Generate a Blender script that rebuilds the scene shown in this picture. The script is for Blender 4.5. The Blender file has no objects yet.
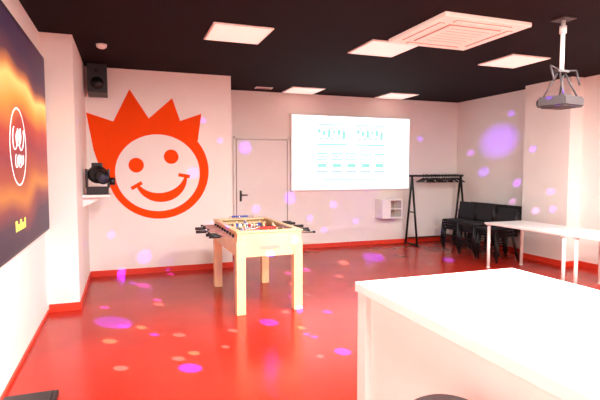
import bpy, bmesh, math, random
from mathutils import Vector, Matrix
random.seed(4)
C=bpy.context.scene.collection

# ---------------------------------------------------------------- materials
def mat(name,col,rough=.5,metal=0,noise=0.0,scale=6,emit=None,es=0,bump=0,spec=.5,coat=0):
    m=bpy.data.materials.new(name); m.use_nodes=True
    nt=m.node_tree; b=nt.nodes['Principled BSDF']
    b.inputs['Base Color'].default_value=(*col,1)
    b.inputs['Roughness'].default_value=rough
    b.inputs['Metallic'].default_value=metal
    b.inputs['Specular IOR Level'].default_value=spec
    b.inputs['Coat Weight'].default_value=coat
    b.inputs['Coat Roughness'].default_value=.08
    if noise>0 or bump>0:
        tc=nt.nodes.new('ShaderNodeTexCoord'); n=nt.nodes.new('ShaderNodeTexNoise')
        n.inputs['Scale'].default_value=scale; n.inputs['Detail'].default_value=5
        nt.links.new(tc.outputs['Object'],n.inputs['Vector'])
        if noise>0:
            r=nt.nodes.new('ShaderNodeValToRGB')
            r.color_ramp.elements[0].position=.3; r.color_ramp.elements[1].position=.7
            r.color_ramp.elements[0].color=(*[c*(1-noise) for c in col],1)
            r.color_ramp.elements[1].color=(*[min(1,c*(1+noise)) for c in col],1)
            nt.links.new(n.outputs['Fac'],r.inputs['Fac']); nt.links.new(r.outputs['Color'],b.inputs['Base Color'])
        if bump>0:
            bp=nt.nodes.new('ShaderNodeBump'); bp.inputs['Strength'].default_value=bump
            bp.inputs['Distance'].default_value=.01
            nt.links.new(n.outputs['Fac'],bp.inputs['Height']); nt.links.new(bp.outputs['Normal'],b.inputs['Normal'])
    if emit:
        b.inputs['Emission Color'].default_value=(*emit,1); b.inputs['Emission Strength'].default_value=es
    return m
M={}
M['wall']=mat('wall_paint',(.86,.80,.745),.6,noise=.02,scale=2,bump=.03)
M['ceil']=mat('ceiling_dark',(.009,.003,.004),.85,noise=.15,scale=3,spec=.15)
M['floor']=mat('red_resin_floor',(.42,.022,.010),.22,noise=.14,scale=1.6,bump=.02,spec=.22)
M['red']=mat('red_skirting',(.70,.040,.015),.4,noise=.03)
M['orange']=mat('orange_mural_paint',(.88,.07,.004),.8,noise=.02,spec=.1)
M['white']=mat('white_laminate',(.90,.86,.82),.35,noise=.01)
M['whitepaint']=mat('white_paint',(.86,.81,.77),.45,noise=.01)
M['seam']=mat('door_seam',(.42,.33,.27),.6,noise=.03)
M['black']=mat('black_plastic',(.010,.008,.010),.4,noise=.1,scale=20)
M['blackmetal']=mat('black_metal',(.012,.010,.010),.35,metal=.3,noise=.1)
M['darkfab']=mat('black_fabric',(.006,.004,.006),.8,noise=.3,scale=30)
M['grey']=mat('grey_plastic',(.05,.04,.042),.5,noise=.05)
M['chrome']=mat('chrome',(.8,.78,.76),.15,metal=1,noise=.02)
M['wood']=mat('pale_wood',(.88,.60,.33),.4,noise=.10,scale=4)
M['green']=mat('playfield_green',(.06,.10,.07),.4,noise=.1)
M['pred']=mat('player_red',(.6,.03,.02),.4,noise=.05)
M['pblue']=mat('player_blue',(.05,.1,.5),.4,noise=.05)
M['panel']=mat('led_panel_diffuser',(.9,.85,.8),.5,noise=.01,emit=(1,.70,.57),es=.46)
M['acgrey']=mat('ac_slot',(.45,.30,.24),.6,noise=.03)
M['acw']=mat('ac_housing_glow',(.86,.79,.73),.5,noise=.01,emit=(1,.70,.55),es=.22)  # housing is no lamp; faint warm emission stands in for light on it
M['lens']=mat('glass_lens',(.03,.03,.06),.05,noise=.05)
M['scr']=mat('projection_screen',(.5,.5,.5),.6,noise=.01,emit=(.84,.96,1),es=1.25)
M['scr_teal']=mat('projected_teal',(.05,.08,.08),.6,noise=.01,emit=(.28,.66,.60),es=.9)
M['scr_grey']=mat('projected_grey',(.1,.1,.1),.6,noise=.01,emit=(.42,.60,.68),es=.9)
M['logo']=mat('logo_white',(.9,.9,.9),.6,noise=.01,emit=(1,.95,.92),es=.5)
M['yel']=mat('caption_yellow',(.7,.7,.1),.6,noise=.01,emit=(.95,.85,.12),es=.6)

def tvmat():
    m=bpy.data.materials.new('sunset_display'); m.use_nodes=True
    nt=m.node_tree; b=nt.nodes['Principled BSDF']; N=nt.nodes.new; K=nt.links.new
    tc=N('ShaderNodeTexCoord'); sp=N('ShaderNodeSeparateXYZ'); K(tc.outputs['Object'],sp.inputs[0])
    n=N('ShaderNodeTexNoise'); n.inputs['Scale'].default_value=.9; n.inputs['Detail'].default_value=1
    K(tc.outputs['Object'],n.inputs['Vector'])
    a=N('ShaderNodeMath'); a.operation='MULTIPLY_ADD'; a.inputs[1].default_value=.26; K(n.outputs['Fac'],a.inputs[0])
    h=N('ShaderNodeMapRange'); h.inputs[1].default_value=-.89; h.inputs[2].default_value=.89
    K(sp.outputs['Z'],h.inputs[0])
    s=N('ShaderNodeMath'); s.operation='SUBTRACT'; s.inputs[1].default_value=.13
    K(h.outputs[0],a.inputs[2]); K(a.outputs[0],s.inputs[0])
    r=N('ShaderNodeValToRGB'); e=r.color_ramp.elements
    e[0].position=0; e[0].color=(.02,.006,.03,1)
    e[1].position=1; e[1].color=(.04,.008,.03,1)
    for p,c in ((.10,(.05,.012,.04)),(.18,(.30,.04,.04)),(.25,(.80,.22,.03)),(.33,(.50,.06,.02)),(.44,(.36,.015,.03)),(.55,(.60,.04,.02)),(.65,(1,.34,.04)),(.73,(1,.68,.18)),(.77,(.70,.18,.05)),(.81,(.12,.025,.04)),(.88,(.04,.010,.04))):
        x=e.new(p); x.color=(*c,1)
    K(s.outputs[0],r.inputs['Fac'])
    b.inputs['Base Color'].default_value=(.01,.01,.01,1)
    b.inputs['Roughness'].default_value=.5
    K(r.outputs['Color'],b.inputs['Emission Color']); b.inputs['Emission Strength'].default_value=.75
    return m
M['tv']=tvmat()

# ---------------------------------------------------------------- mesh builder
class B:
    def __init__(s,name,origin=(0,0,0)):
        s.name=name; s.bm=bmesh.new(); s.mats=[]; s.o=Vector(origin)
    def mi(s,k):
        if k not in s.mats: s.mats.append(k)
        return s.mats.index(k)
    def _take(s,geom_faces,k,smooth=False):
        i=s.mi(k)
        for f in geom_faces: f.material_index=i; f.smooth=smooth
    def box(s,lo,hi,k,bev=0,rot=None):
        lo=Vector(lo);hi=Vector(hi);c=(lo+hi)/2;d=hi-lo
        t=bmesh.new(); bmesh.ops.create_cube(t,size=1)
        for v in t.verts: v.co=Vector((v.co.x*d.x,v.co.y*d.y,v.co.z*d.z))
        if bev>0: bmesh.ops.bevel(t,geom=t.edges[:],offset=bev,segments=2,affect='EDGES',profile=.6)
        if rot is not None:
            for v in t.verts: v.co=rot@v.co
        for v in t.verts: v.co+=c
        s.merge(t,k,False)
    def merge(s,t,k,smooth):
        mp={}
        for v in t.verts: mp[v]=s.bm.verts.new(v.co)
        fs=[]
        for f in t.faces:
            try: fs.append(s.bm.faces.new([mp[v] for v in f.verts]))
            except ValueError: pass
        s._take(fs,k,smooth); t.free()
    def cyl(s,p0,p1,r,k,seg=12,r2=None):
        p0=Vector(p0);p1=Vector(p1);d=p1-p0
        t=bmesh.new(); bmesh.ops.create_cone(t,cap_ends=True,segments=seg,radius1=r,radius2=r if r2 is None else r2,depth=d.length)
        q=Vector((0,0,1)).rotation_difference(d.normalized()).to_matrix()
        for v in t.verts: v.co=q@v.co+(p0+p1)/2
        s.merge(t,k,True)
    def ball(s,c,r,k,sc=(1,1,1)):
        t=bmesh.new(); bmesh.ops.create_uvsphere(t,u_segments=14,v_segments=9,radius=r)
        for v in t.verts: v.co=Vector((v.co.x*sc[0],v.co.y*sc[1],v.co.z*sc[2]))+Vector(c)
        s.merge(t,k,True)
    def tube(s,pts,r,k,seg=8):
        for a,b in zip(pts,pts[1:]): s.cyl(a,b,r,k,seg)
        for p in pts[1:-1]: s.ball(p,r,k)
    def prism(s,pts,off,k):
        t=bmesh.new(); off=Vector(off)
        a=[t.verts.new(Vector(p)) for p in pts]; b=[t.verts.new(Vector(p)+off) for p in pts]
        n=len(pts)
        t.faces.new(a); t.faces.new(b[::-1])
        for i in range(n): t.faces.new([a[i],b[i],b[(i+1)%n],a[(i+1)%n]])
        bmesh.ops.triangulate(t,faces=[f for f in t.faces if len(f.verts)>4])
        bmesh.ops.recalc_face_normals(t,faces=t.faces[:])
        s.merge(t,k,False)
    def done(s,parent=None):
        bmesh.ops.recalc_face_normals(s.bm,faces=s.bm.faces[:])
        for v in s.bm.verts: v.co-=s.o
        me=bpy.data.meshes.new(s.name); s.bm.to_mesh(me); s.bm.free()
        for k in s.mats: me.materials.append(M[k])
        ob=bpy.data.objects.new(s.name,me); ob.location=s.o; C.objects.link(ob)
        return ob
def sbox(name,lo,hi,k,bev=0):
    b=B(name); b.box(lo,hi,k,bev); return b.done()

# ---------------------------------------------------------------- room
HC=3.0; XL=-.82; XI=-.5; YP=5.78; YS=7.47; XS=1.58; YB=8.75; XR=6.85; XC=6.58; YC0=5.68; YC1=6.6; YF=-3.0
T=.15
sbox('floor',(XL-T,YF-T,-.1),(XR+T,YB+T,0),'floor')
sbox('ceiling',(XL-T,YF-T,HC),(XR+T,YB+T,HC+.1),'ceil')
sbox('wall_left',(XL-T,YF,0),(XL,YP,HC),'wall')
sbox('wall_left_return',(XL-T,YP,0),(XI,YS+T,HC),'wall')
sbox('wall_mural',(XI,YS,0),(XS,YB+T,HC),'wall')
sbox('wall_back',(XS,YB,0),(XR+T,YB+T,HC),'wall')
sbox('wall_right',(XR,YF,0),(XR+T,YB,HC),'wall')
sbox('wall_column',(XC,YC0,0),(XR,YC1,HC),'wall')
sbox('wall_front',(XL-T,YF-T,0),(XR+T,YF,HC),'wall')
bh=.085; bt=.015
sbox('baseboard_left',(XL,YF,0),(XL+bt,YP-bt,bh*.35),'red')
sbox('baseboard_return_front',(XL+bt,YP-bt,0),(XI+bt,YP,bh),'red')
sbox('baseboard_return',(XI,YP,0),(XI+bt,YS,bh),'red')
sbox('baseboard_mural',(XI+bt,YS-bt,0),(XS+bt,YS,bh),'red')
sbox('baseboard_mural_return',(XS,YS,0),(XS+bt,YB,bh),'red')
sbox('baseboard_back_a',(XS+bt,YB-bt,0),(1.88,YB,bh),'red')
sbox('baseboard_back',(3.0,YB-bt,0),(XR,YB,bh),'red')
sbox('baseboard_right_far',(XR-bt,YC1,0),(XR,YB-bt,bh),'red')
sbox('baseboard_column_side',(XC-bt,YC0-bt,0),(XC,YC1,bh),'red')
sbox('baseboard_column_front',(XC,YC0-bt,0),(XR,YC0,bh),'red')
sbox('baseboard_right',(XR-bt,YF,0),(XR,YC0-bt,bh),'red')

# door
b=B('door_1',(2.42,YB,0))
x0,x1,zt=1.93,2.92,2.11
b.box((x0,YB-.012,0),(x1,YB,zt),'seam')
b.box((x0-.05,YB-.035,0),(x0-.008,YB,zt+.05),'whitepaint',.004)
b.box((x1+.008,YB-.035,0),(x1+.05,YB,zt+.05),'whitepaint',.004)
b.box((x0-.05,YB-.035,zt+.008),(x1+.05,YB,zt+.05),'whitepaint',.004)
b.box((x0+.01,YB-.03,.01),(x1-.01,YB-.012,zt-.01),'whitepaint',.003)
b.box((x0+.06,YB-.036,.96),(x0+.10,YB-.03,1.16),'black',.002)
b.cyl((x0+.08,YB-.036,1.08),(x0+.08,YB-.075,1.08),.010,'black')
b.cyl((x0+.07,YB-.075,1.08),(x0+.20,YB-.075,1.08),.010,'black')
b.done()

# ---------------------------------------------------------------- smiley mural
cx,cz=.49,1.53; y=YS; S=1/70
def P(u,v,dy): return (cx+(u-160)*S, y-dy, cz-(v-171)*S)
b=B('smiley_mural',(cx,y,cz))
ci=[P(160+51*math.cos(a*math.pi/36),171-50*math.sin(a*math.pi/36),0) for a in range(72)]
b.prism(ci,(0,-.004,0),'orange')
spk=[[(104,172),(97,150),(91,113),(119,122),(140,150)],[(120,150),(116,121),(132,88),(151,118),(150,150)],[(140,150),(149,118),(174,95),(182,119),(170,150)],[(160,150),(180,119),(204,110),(200,138),(190,165)],[(108,182),(100,160),(97,150),(130,150),(130,180)]]
for i,s_ in enumerate(spk): b.prism([P(u,v,0) for u,v in s_],(0,-.0018-.0003*i,0),'orange')
fc=[P(159+42.5*math.cos(a*math.pi/36),173-40*math.sin(a*math.pi/36),.003) for a in range(72)]
b.prism(fc,(0,-.003,0),'wall')
for (u,v) in ((137,165),(172,156)):
    b.prism([P(u+7.5*math.cos(a*math.pi/16),v-7.5*math.sin(a*math.pi/16),.005) for a in range(32)],(0,-.003,0),'orange')
tilt=math.radians(10)
up=[];lo=[]
for i in range(25):
    a=math.radians(200+140*i/24)
    w=3.5*math.sin(math.pi*i/24)+1.6
    for L,rr in ((up,26-w),(lo,26+w)):
        px=rr*math.cos(a); pz=rr*math.sin(a)*.95
        qx=px*math.cos(tilt)-pz*math.sin(tilt); qz=px*math.sin(tilt)+pz*math.cos(tilt)
        L.append(P(161+qx,174-qz,.005))
for i in range(24):
    b.prism([up[i],up[i+1],lo[i+1],lo[i]],(0,-.003,0),'orange')
def tick(u,v,ang):
    d=(math.cos(ang)*6,math.sin(ang)*6); n=(-math.sin(ang)*1.8,math.cos(ang)*1.8)
    b.prism([P(u+d[0]+n[0],v-d[1]-n[1],.005),P(u-d[0]+n[0],v+d[1]-n[1],.005),P(u-d[0]-n[0],v+d[1]+n[1],.005),P(u+d[0]-n[0],v-d[1]+n[1],.005)],(0,-.0034,0),'orange')
tick(137,186,math.radians(30)); tick(185,176,math.radians(170))
b.done()

# ---------------------------------------------------------------- wall display (left)
ty0,ty1,tz0,tz1=2.75,5.73,.92,2.72
b=B('wall_display',(XL+.05,(ty0+ty1)/2,(tz0+tz1)/2))
b.box((XL,ty0,tz0),(XL+.05,ty1,tz1),'black',.006)
b.box((XL+.05,ty0+.03,tz0+.03),(XL+.054,ty1-.03,tz1-.03),'tv')
lx=XL+.054; ly,lz=4.24,1.73
def ring(b,cy,cz_,ro,ri,k):
    n=48
    for i in range(n):
        a0,a1=2*math.pi*i/n,2*math.pi*(i+1)/n
        b.prism([(lx,cy+ro*math.cos(a0),cz_+ro*math.sin(a0)),(lx,cy+ro*math.cos(a1),cz_+ro*math.sin(a1)),(lx,cy+ri*math.cos(a1),cz_+ri*math.sin(a1)),(lx,cy+ri*math.cos(a0),cz_+ri*math.sin(a0))],(.002,0,0),k)
ring(b,ly,lz,.30,.288,'logo')
def stroke(pts,r,k):
    for p,q in zip(pts,pts[1:]): b.cyl(p,q,r,k,5)
def script(cy,cz_,wd,ht,loops,r):
    pts=[]
    n=loops*16
    for i in range(n+1):
        t=i/n; a=2*math.pi*loops*t
        yy_=cy-wd/2+wd*t-ht*.35*math.sin(a)
        zz=cz_+ht*.5*math.cos(a)*(1 if int(t*loops)%2==0 else .6)
        pts.append((lx+.001,yy_+(zz-cz_)*.3,zz))
    stroke(pts,r,'logo')
script(ly,lz+.06,.34,.17,3,.0045)
script(ly+.02,lz-.11,.26,.10,4,.0035)
for i,(dy,wd) in enumerate(((-.20,.06),(-.11,.04),(-.04,.06),(.05,.05),(.13,.04))):
    b.box((lx,ly+dy,1.09),(lx+.002,ly+dy+wd,1.14 if i%2 else 1.17),'yel')
b.done()

# ---------------------------------------------------------------- projection screen
b=B('projection_screen',(4.27,YB,1.88))
sx0,sx1,sz0,sz1=2.98,5.62,1.13,2.62
b.box((sx0,YB-.06,sz0),(sx1,YB,sz1),'whitepaint',.006)
b.box((sx0+.03,YB-.063,sz0+.03),(sx1-.03,YB-.06,sz1-.03),'scr')
yy=YB-.063
def cell(u0,v0,u1,v1,k,o=0):
    W=sx1-sx0;Hh=sz1-sz0
    b.box((sx0+u0*W,yy-.002-o,sz1-v1*Hh),(sx0+u1*W,yy-o,sz1-v0*Hh),k)
for u0 in (.20,.52):
    cell(u0,.12,u0+.25,.14,'scr_grey'); cell(u0,.38,u0+.25,.40,'scr_teal')
    for j in range(6): cell(u0+.01+.04*j,.19+.02*(j%2),u0+.033+.04*j,.24+.03*(j%3),'scr_teal')
    for j in range(5): cell(u0+.02+.045*j,.30,u0+.05+.045*j,.325,'scr_grey')
for j in range(5):
    u=.20+.12*j
    cell(u,.50,u+.09,.52,'scr_teal'); cell(u,.58,u+.09,.595,'scr_teal')
    cell(u,.50,u+.008,.595,'scr_teal'); cell(u+.082,.50,u+.09,.595,'scr_teal')
    cell(u+.03,.535,u+.06,.56,'scr_grey')
    cell(u+.01,.64,u+.08,.69,'scr_teal'); cell(u,.73,u+.09,.76,'scr_grey')
cell(.25,.84,.75,.86,'scr_grey')
b.done()

# ---------------------------------------------------------------- wall cube shelf
b=B('wall_cube_shelf',(5.1,YB,.77))
ax0,ax1,az0,az1,ay=4.84,5.31,.56,.95,YB-.30
t=.03
b.box((ax0,ay,az0),(ax1,YB,az0+t),'white',.002); b.box((ax0,ay,az1-t),(ax1,YB,az1),'white',.002)
b.box((ax0,ay,az0+t),(ax0+t,YB,az1-t),'white',.002); b.box((ax1-t,ay,az0+t),(ax1,YB,az1-t),'white',.002)
b.box((ax0+t,YB-.012,az0+t),(ax1-t,YB,az1-t),'seam')
b.box((ax0+t,ay+.01,az0+t),(ax0+.2,YB-.02,az1-t),'white',.002)
b.box((ax0+.2,ay+.02,.74),(ax1-t,YB-.02,.76),'white',.002)
b.done()

# ---------------------------------------------------------------- coat rack + hangers
b=B('coat_rack',(6.1,8.42,0))
rz=1.42
for x in (5.50,6.70):
    b.cyl((x,8.20,.02),(x+.0,8.42,rz),.022,'blackmetal'); b.cyl((x,8.62,.02),(x,8.42,rz),.022,'blackmetal')
    b.cyl((x,8.16,.02),(x,8.66,.02),.02,'blackmetal'); b.cyl((x,8.30,.68),(x,8.54,.68),.012,'blackmetal')
b.cyl((5.44,8.42,rz),(6.76,8.42,rz),.022,'blackmetal')
b.cyl((5.50,8.62,.12),(6.70,8.62,.12),.014,'blackmetal')
for i in range(16):
    x=5.78+.056*i+random.uniform(-.01,.01)
    a=random.uniform(-.25,.25)
    cx_,sy=math.sin(a)*.2,math.cos(a)*.2
    hk=[(x,8.42,rz-.05),(x,8.40,rz+.028),(x,8.43,rz+.035),(x,8.445,rz+.015)]
    b.tube(hk,.005,'blackmetal',6)
    A=(x-cx_,8.42-sy*.95,rz-.13);D=(x+cx_,8.42+sy*.95,rz-.13);E=(x,8.42,rz-.05)
    b.tube([A,E,D],.013,'blackmetal',6); b.tube([A,D],.006,'blackmetal',6)
b.done()

# ---------------------------------------------------------------- chair stacks
def chair_stack(px,py,rot,n):
    b=B('chair_stack',(0,0,0))
    for i in range(n):
        z=.05*i; yo=-.025*i
        sq=.20
        b.box((-sq-.01,-.20+yo,.42+z),(sq+.01,.20+yo,.465+z),'darkfab',.012)
        b.box((-sq,.185+yo,.48+z),(sq,.22+yo,.79+z),'darkfab',.012,Matrix.Rotation(math.radians(-8),3,'X'))
        for s_ in (-1,1):
            xx=s_*(sq+.02)
            b.tube([(xx,-.23+yo,z+.01),(xx,-.19+yo,.44+z),(xx,.17+yo,.44+z),(xx,.225+yo,.79+z)],.014,'blackmetal',7)
            b.tube([(xx,.23+yo,z+.01),(xx,.10+yo,.44+z)],.014,'blackmetal',7)
        b.cyl((-sq-.02,-.19+yo,.425+z),(sq+.02,-.19+yo,.425+z),.010,'blackmetal')
        b.cyl((-sq-.02,-.215+yo,.18+z),(sq+.02,-.215+yo,.18+z),.010,'blackmetal')
    o=b.done(); o.location=(px,py,0); o.rotation_euler=(0,0,math.radians(rot)); return o
chair_stack(6.53,6.88,-90,3)
chair_stack(6.53,7.36,-90,3)
chair_stack(6.53,7.84,-90,3)
chair_stack(5.95,6.46,-90,3)
chair_stack(5.95,6.95,-92,4)
chair_stack(5.97,7.44,-89,4)

# ---------------------------------------------------------------- white tables on right
def wtable(x0,x1,y0,y1,h=.72):
    b=B('white_table',((x0+x1)/2,(y0+y1)/2,0))
    b.box((x0,y0,h-.03),(x1,y1,h),'white',.004)
    for x in (x0+.05,x1-.05):
        for yv in (y0+.05,y1-.05):
            b.cyl((x,yv,.012),(x,yv,h-.03),.024,'white',16,)
            b.cyl((x,yv,0),(x,yv,.014),.028,'white',16)
            b.cyl((x,yv,h-.045),(x,yv,h-.03),.045,'white',16)
    return b.done()
wtable(5.33,6.10,4.62,6.10)
wtable(5.36,6.13,3.05,4.56)

# ---------------------------------------------------------------- foosball table
b=B('foosball_table',(1.46,5.65,0))
fx0,fx1,fy0,fy1=1.10,1.82,4.95,6.35
zt,zb=.88,.62
w=.035
b.box((fx0,fy0,zb),(fx0+w,fy1,zt),'wood',.004); b.box((fx1-w,fy0,zb),(fx1,fy1,zt),'wood',.004)
b.box((fx0+w,fy0,zb),(fx1-w,fy0+w,zt),'wood',.004); b.box((fx0+w,fy1-w,zb),(fx1-w,fy1,zt),'wood',.004)
b.box((fx0-.012,fy0-.012,zt),(fx0+w+.02,fy1+.012,zt+.02),'wood',.004); b.box((fx1-w-.02,fy0-.012,zt),(fx1+.012,fy1+.012,zt+.02),'wood',.004)
b.box((fx0+w+.02,fy0-.012,zt),(fx1-w-.02,fy0+.09,zt+.02),'wood',.004); b.box((fx0+w+.02,fy1-.09,zt),(fx1-w-.02,fy1+.012,zt+.02),'wood',.004)
b.box((fx0+w,fy0+w,.72),(fx1-w,fy1-w,.74),'green')
for yv in (fy0+.3,fy1-.3,(fy0+fy1)/2): b.box((fx0+w,yv-.004,.7401),(fx1-w,yv+.004,.742),'white')
b.box(((fx0+fx1)/2-.11,fy0-.006,.70),((fx0+fx1)/2+.11,fy0,.74),'seam')
for x in (fx0,fx1-.10):
    for yv in (fy0,fy1-.10):
        xo=-.012 if x==fx0 else .012; yo=-.012 if yv==fy0 else .012
        b.box((x+xo,yv+yo,0.0),(x+xo+.10,yv+yo+.10,zb+.16 if yv==fy0 else zb+.02),'wood',.006)
rods=8
for i in range(rods):
    yr=fy0+.17+(fy1-fy0-.34)*i/(rods-1); zr=.835
    team='pred' if i in (0,1,3,5) else 'pblue'
    sh=random.uniform(-.06,.06)
    a,c=(fx0-.22+sh,fx1+.16+sh)
    b.cyl((a,yr,zr),(c,yr,zr),.009,'chrome')
    side=-1 if team=='pred' else 1
    if side<0:
        b.cyl((a-.10,yr,zr),(a+.02,yr,zr),.018,'black',12); b.cyl((c,yr,zr),(c+.02,yr,zr),.014,'black')
    else:
        b.cyl((c-.02,yr,zr),(c+.10,yr,zr),.018,'black',12); b.cyl((a-.02,yr,zr),(a,yr,zr),.014,'black')
    for x in (fx0-.012,fx1+.0): b.cyl((x-.01,yr,zr),(x+.02,yr,zr),.02,'black')
    npl=(1,2,3,5,5,3,2,1)[i]
    for j in range(npl):
        xp=(fx0+fx1)/2+((j-(npl-1)/2)*(.60/max(npl,2)))+sh*.5
        b.box((xp-.014,yr-.010,zr-.03),(xp+.014,yr+.010,zr+.03),team,.004)
        b.box((xp-.010,yr-.012,zr-.075),(xp+.010,yr+.014,zr-.03),team,.003)
        b.ball((xp,yr,zr+.045),.015,'wood')
for yv,k in ((fy0+.045,'pred'),(fy1-.045,'pblue')):
    b.cyl((1.3,yv,.925),(1.62,yv,.925),.004,'chrome')
    for q in (1.3,1.62): b.cyl((q,yv,.895),(q,yv,.93),.004,'chrome')
    for j in range(8): b.cyl((1.33+.028*j,yv,.925),(1.35+.028*j,yv,.925),.013,k)
b.done()

# ---------------------------------------------------------------- foreground high table
b=B('white_high_table',(1.8,1.6,0))
x0,x1,y0,y1,h=1.255,2.42,.70,2.50,.90
b.box((x0,y0,h-.055),(x1,y1,h),'white',.004)
for x in (x0+.012,x1-.112):
    for yv in (y0+.012,y1-.112): b.box((x,yv,0),(x+.1,yv+.1,h-.055),'white',.004)
b.box((x0+.045,y0+.112,.0),(x0+.07,y1-.112,h-.055),'white',.002)
b.box((x1-.07,y0+.112,.0),(x1-.045,y1-.112,h-.055),'white',.002)
b.box((x0+.112,y1-.075,h-.20),(x1-.112,y1-.05,h-.055),'white',.002)
b.done()

# black bar stool beside high table
b=B('black_bar_stool',(1.10,1.42,0))
sx_,sy_,sz_=1.10,1.42,.665
b.cyl((sx_,sy_,sz_-.035),(sx_,sy_,sz_),.145,'black',32); b.cyl((sx_,sy_,sz_),(sx_,sy_,sz_+.012),.145,'black',32,.125)
for a in range(4):
    q=math.pi/4+a*math.pi/2
    b.cyl((sx_+.17*math.cos(q),sy_+.17*math.sin(q),0),(sx_+.10*math.cos(q),sy_+.10*math.sin(q),sz_-.03),.012,'blackmetal')
for a in range(4):
    q=math.pi/4+a*math.pi/2;q2=q+math.pi/2
    b.cyl((sx_+.147*math.cos(q),sy_+.147*math.sin(q),.22),(sx_+.147*math.cos(q2),sy_+.147*math.sin(q2),.22),.008,'blackmetal')
b.done()

# low black case by left wall
b=B('floor_cable_box',(-.62,3.3,0))
b.box((-.79,3.10,0),(-.46,3.60,.045),'black',.01); b.box((-.76,3.13,.045),(-.49,3.57,.055),'black',.005)
b.cyl((-.60,3.3,.055),(-.60,3.3,.068),.03,'blackmetal')
b.done()

# ---------------------------------------------------------------- speaker
b=B('wall_speaker',(-.33,7.28,2.75))
b.prism([(-.45,7.36,2.56),(-.20,7.36,2.56),(-.20,7.12,2.60),(-.45,7.12,2.60)],(0,0,.38),'black')
b.cyl((-.325,7.13,2.72),(-.325,7.11,2.72),.085,'blackmetal',24); b.cyl((-.325,7.13,2.88),(-.325,7.11,2.88),.035,'blackmetal',18)
b.box((-.36,7.36,2.70),(-.29,YS,2.80),'blackmetal',.003)
b.done()

# shelf & stage light
b=B('wall_shelf',(-.33,6.75,1.2))
b.box((XI,6.5,1.205),(-.18,6.98,1.235),'white',.004)
for yv in (6.58,6.88): b.prism([(XI,yv,1.205),(-.25,yv,1.205),(XI,yv,1.08)],(0,.015,0),'white')
b.done()
b=B('stage_light',(-.33,6.74,1.235))
b.box((-.46,6.60,1.235),(-.20,6.88,1.33),'black',.01)
for x in (-.46,-.20): b.box((x-.014,6.67,1.32),(x+.014,6.81,1.56),'black',.004)
b.ball((-.33,6.74,1.49),.125,'black',(1,1.1,.95))
b.cyl((-.30,6.66,1.48),(-.25,6.55,1.44),.08,'blackmetal',20); b.cyl((-.25,6.55,1.44),(-.248,6.545,1.439),.06,'lens',20)
b.box((-.40,6.70,1.58),(-.27,6.80,1.64),'black',.01)
b.cyl((-.12,6.74,1.40),(-.19,6.74,1.40),.05,'black',14)
b.done()

# ---------------------------------------------------------------- projector
b=B('ceiling_projector',(4.0,3.55,2.6))
px,py=3.99,3.56
b.box((px-.08,py-.08,2.985),(px+.08,py+.08,3.0),'grey',.003)
b.cyl((px,py,2.50),(px,py,2.985),.020,'whitepaint',16)
b.cyl((px,py,2.86),(px,py,2.93),.032,'whitepaint',16)
b.box((px-.07,py-.03,2.49),(px+.07,py+.03,2.515),'grey',.003)
Rr=Matrix.Rotation(math.radians(12),3,'Z')
def Q(x,y_,z): v=Rr@Vector((x,y_,0)); return (px+v.x,py+v.y,z)
for sx in (-1,1):
    b.tube([Q(sx*.04,0,2.51),Q(sx*.22,-.02,2.53),Q(sx*.22,-.06,2.38)],.009,'grey',8)
    b.tube([Q(sx*.04,0,2.51),Q(sx*.14,.1,2.24)],.009,'grey',8)
    b.tube([Q(sx*.04,0,2.51),Q(sx*.12,-.1,2.24)],.009,'grey',8)
t=bmesh.new(); bmesh.ops.create_cube(t,size=1)
for v in t.verts: v.co=Vector((v.co.x*.34,v.co.y*.28,v.co.z*.10))
bmesh.ops.bevel(t,geom=t.edges[:],offset=.015,segments=2,affect='EDGES')
for v in t.verts: v.co=Rr@v.co+Vector((px,py,2.205))
b.merge(t,'grey',False)
b.cyl(Q(-.09,.12,2.205),Q(-.09,.17,2.205),.04,'black',20); b.cyl(Q(-.09,.17,2.205),Q(-.09,.172,2.205),.032,'lens',20)
b.box((px-.13,py-.11,2.150),(px+.13,py+.11,2.157),'black')
for i in range(5): 
    b.box((px-.1,py-.08+.03*i,2.146),(px+.1,py-.065+.03*i,2.151),'grey')
b.done()

# ---------------------------------------------------------------- ceiling panels and AC
def panel(x0,y0,sx=.62,sy=.64,power=0):
    b=B('ceiling_light_panel',(x0+sx/2,y0+sy/2,3))
    b.box((x0,y0,2.985),(x0+sx,y0+sy,3.0),'whitepaint',.003)
    b.box((x0+.02,y0+.02,2.982),(x0+sx-.02,y0+sy-.02,2.985),'panel')
    b.done()
    if power<=0: return
    l=bpy.data.lights.new('fill_panel_lamp','AREA'); l.shape='RECTANGLE'; l.size=sx-.04; l.size_y=sy-.04; l.energy=power; l.color=(1,.955,.92)  # area lamp used only on the unseen rows, added to light the room
    o=bpy.data.objects.new('fill_panel_lamp',l); o.location=(x0+sx/2,y0+sy/2,2.975); C.objects.link(o)
for p in ((.85,4.80),(2.62,4.83),(4.60,4.83),(2.79,8.02),(4.75,8.02)): panel(*p)
for p in ((.85,2.2),(2.62,2.2),(4.6,2.2)): panel(*p,power=115)  # unseen row, added as fill light for the far end
for p in ((.85,-.4),(2.62,-.4),(4.6,-.4)): panel(*p,power=125)  # unseen row above the camera, added as main room light
b=B('ac_cassette',(3.3,4.25,3))
ax0,ax1,ay0,ay1=2.78,3.80,3.75,4.77
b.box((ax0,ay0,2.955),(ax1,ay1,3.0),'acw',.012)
b.box((ax0+.20,ay0+.20,2.948),(ax1-.20,ay1-.20,2.956),'acgrey',.002)
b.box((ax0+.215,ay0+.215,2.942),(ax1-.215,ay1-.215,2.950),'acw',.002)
for i in range(6):
    yv=ay0+.28+.085*i; b.box((ax0+.28,yv,2.9405),(ax1-.28,yv+.004,2.943),'acgrey')
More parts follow.
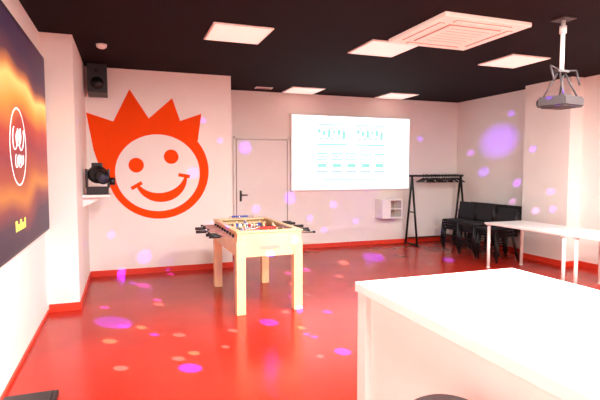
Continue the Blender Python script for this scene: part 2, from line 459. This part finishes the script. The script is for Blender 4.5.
for lo,hi in (((ax0+.18,ay0+.07),(ax1-.18,ay0+.13)),((ax0+.18,ay1-.13),(ax1-.18,ay1-.07)),((ax0+.07,ay0+.18),(ax0+.13,ay1-.18)),((ax1-.13,ay0+.18),(ax1-.07,ay1-.18))):
    b.box((*lo,2.950),(*hi,2.956),'acgrey',.002)
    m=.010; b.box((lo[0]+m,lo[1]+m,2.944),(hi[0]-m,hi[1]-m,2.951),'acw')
b.done()
b=B('ceiling_downlight',(-.22,6.1,3)); b.cyl((-.22,6.1,2.965),(-.22,6.1,3.0),.055,'whitepaint',20,.06); b.cyl((-.22,6.1,2.95),(-.22,6.1,2.965),.03,'whitepaint',20,.05); b.done()  # small ceiling downlight, modelled unlit
b=B('ceiling_vent',(2.3,8.2,3)); b.box((2.2,8.25,2.985),(2.5,8.4,3.0),'whitepaint',.003)
for i in range(4): b.box((2.22,8.27+.03*i,2.981),(2.48,8.28+.03*i,2.986),'acgrey')
b.done()

# ---------------------------------------------------------------- disco beams from a real party lamp further back in the room
L0=Vector((2.0,1.75,2.78))
b=B('party_light',L0)
b.ball(L0,.11,'blackmetal'); b.cyl(L0,(L0.x,L0.y,3.0),.015,'blackmetal'); b.cyl(L0+Vector((0,0,.08)),L0+Vector((0,0,.13)),.08,'black')
b.done()
PU=(.010,.010,1.0);VI=(.05,.02,1.0);CY=(.01,.5,1.0);PK=(.35,.6,1.0);WH=(.6,1,.9);GR=(.05,1,.5)
WP=(.22,.03,1);WV=(.40,.05,1);WK=(.9,.3,1)
beams=[
((-.14,5.16,0),PU,.17,16,.5),((.12,4.9,0),WH,.045,3,.3),((-.16,4.6,0),WH,.055,3,.3),((.45,3.75,0),PU,.085,22,.3),((1.35,4.62,0),PU,.10,16,.4),
((1.62,4.9,0),PK,.045,4,.3),((2.05,4.75,0),PU,.055,16,.3),((.95,4.5,0),PK,.045,4,.3),((1.72,3.65,0),PU,.075,22,.3),((1.5,3.62,0),CY,.035,4,.3),
((1.6,4.35,0),WH,.04,3,.3),((.52,4.05,0),WH,.045,3,.3),((.45,4.55,0),PK,.05,4,.3),((2.1,5.5,0),CY,.05,3,.4),((2.9,6.3,0),PK,.06,4,.4),
((4.1,7.45,0),PU,.22,24,.6),((2.6,6.9,0),VI,.09,14,.5),((3.4,7.2,0),PK,.10,5,.6),((.2,6.7,0),VI,.09,11,.5),((.8,4.1,0),PK,.035,4,.3),((2.3,6.1,0),GR,.04,2,.3),
((4.7,6.6,0),CY,.07,4,.4),((5.2,6.8,0),PU,.11,18,.5),
((.98,YS,1.50),WV,.10,.14,.6),((.25,YS,.25),WV,.12,.14,.6),((1.25,YS,.65),WK,.14,.05,.8),((1.4,YS,2.0),WV,.055,.1,.4),((-.2,YS,.6),WV,.045,.12,.4),((1.15,YS,2.3),WP,.045,.12,.4),
((2.10,YB,1.95),WP,.15,.2,.9),((2.98,YB,1.0),WP,.15,.22,.9),((3.9,YB,.85),WV,.09,.15,.6),((2.3,YB,.8),WV,.10,.15,.8),((3.4,YB,.6),WP,.055,.18,.4),((4.4,YB,.5),WV,.055,.18,.4),((1.8,YB,2.4),WV,.055,.15,.4),((5.9,YB,2.2),WP,.06,.15,.5),((2.6,YB,.45),WP,.05,.18,.4),((3.7,YB,.35),WV,.05,.18,.4),
((XR,7.5,2.1),WP,.42,.26,1),((XR,7.9,1.5),WP,.13,.2,.8),((XR,7.0,1.3),WV,.09,.22,.5),((XR,7.1,.95),WK,.07,.14,.5),((XR,8.3,1.9),WV,.055,.2,.4),((XR,7.2,2.6),WP,.06,.2,.4),
((XC,6.25,1.45),WP,.09,.36,.5),((XC,6.0,1.2),WV,.07,.32,.4),((XC,5.85,1.6),WP,.055,.36,.4),((XC,6.3,.85),WK,.07,.2,.5),((XC,6.4,1.9),WP,.055,.32,.4),((XC,5.95,.9),WV,.055,.32,.4),((6.72,YC0,1.3),WP,.055,.32,.4),
((5.6,5.0,.72),CY,.06,.6,.3),((5.5,4.45,.72),CY,.05,.6,.3),
((XL,5.2,.6),WK,.14,.03,.9),((XI,6.6,.6),WV,.08,.12,.6),((XI,6.1,2.1),WV,.06,.1,.6)]
rr=random.Random(11)
for i in range(24):
    xx=rr.uniform(0,1); yv=rr.uniform(3.7,7.6)
    beams.append(((-.3+xx*(2.2+.62*(yv-3.7)),yv,0),(PU,VI,PK,VI)[i%4],rr.uniform(.03,.055),(18,13,4,13)[i%4],.35))
KP=2600
for i,(t,c,r,g,bl) in enumerate(beams):
    d=Vector(t)-L0; D=d.length
    l=bpy.data.lights.new('party_beam','SPOT'); l.color=c; l.spot_size=max(2*math.atan(r/D),math.radians(1.05)); l.spot_blend=bl
    l.energy=KP*g*D*D/16; l.shadow_soft_size=.01
    o=bpy.data.objects.new('party_beam',l); o.location=L0+d.normalized()*.14
    o.rotation_euler=d.to_track_quat('-Z','Y').to_euler(); C.objects.link(o)

# ---------------------------------------------------------------- world, camera, view
w=bpy.data.worlds.new('w'); bpy.context.scene.world=w; w.use_nodes=True
w.node_tree.nodes['Background'].inputs[0].default_value=(1,.85,.8,1); w.node_tree.nodes['Background'].inputs[1].default_value=.3
f=480.0
th=math.atan(175/f); ph=math.atan(33/math.hypot(175,f))
cam=bpy.data.cameras.new('camera'); cam.sensor_width=36; cam.lens=f/600*36; cam.clip_start=.05
co=bpy.data.objects.new('camera',cam); co.location=(0,0,1.56); co.rotation_euler=(math.pi/2-ph,0,-th); C.objects.link(co)
bpy.context.scene.camera=co
vs=bpy.context.scene.view_settings; vs.view_transform='Standard'; vs.look='None'; vs.exposure=0.58
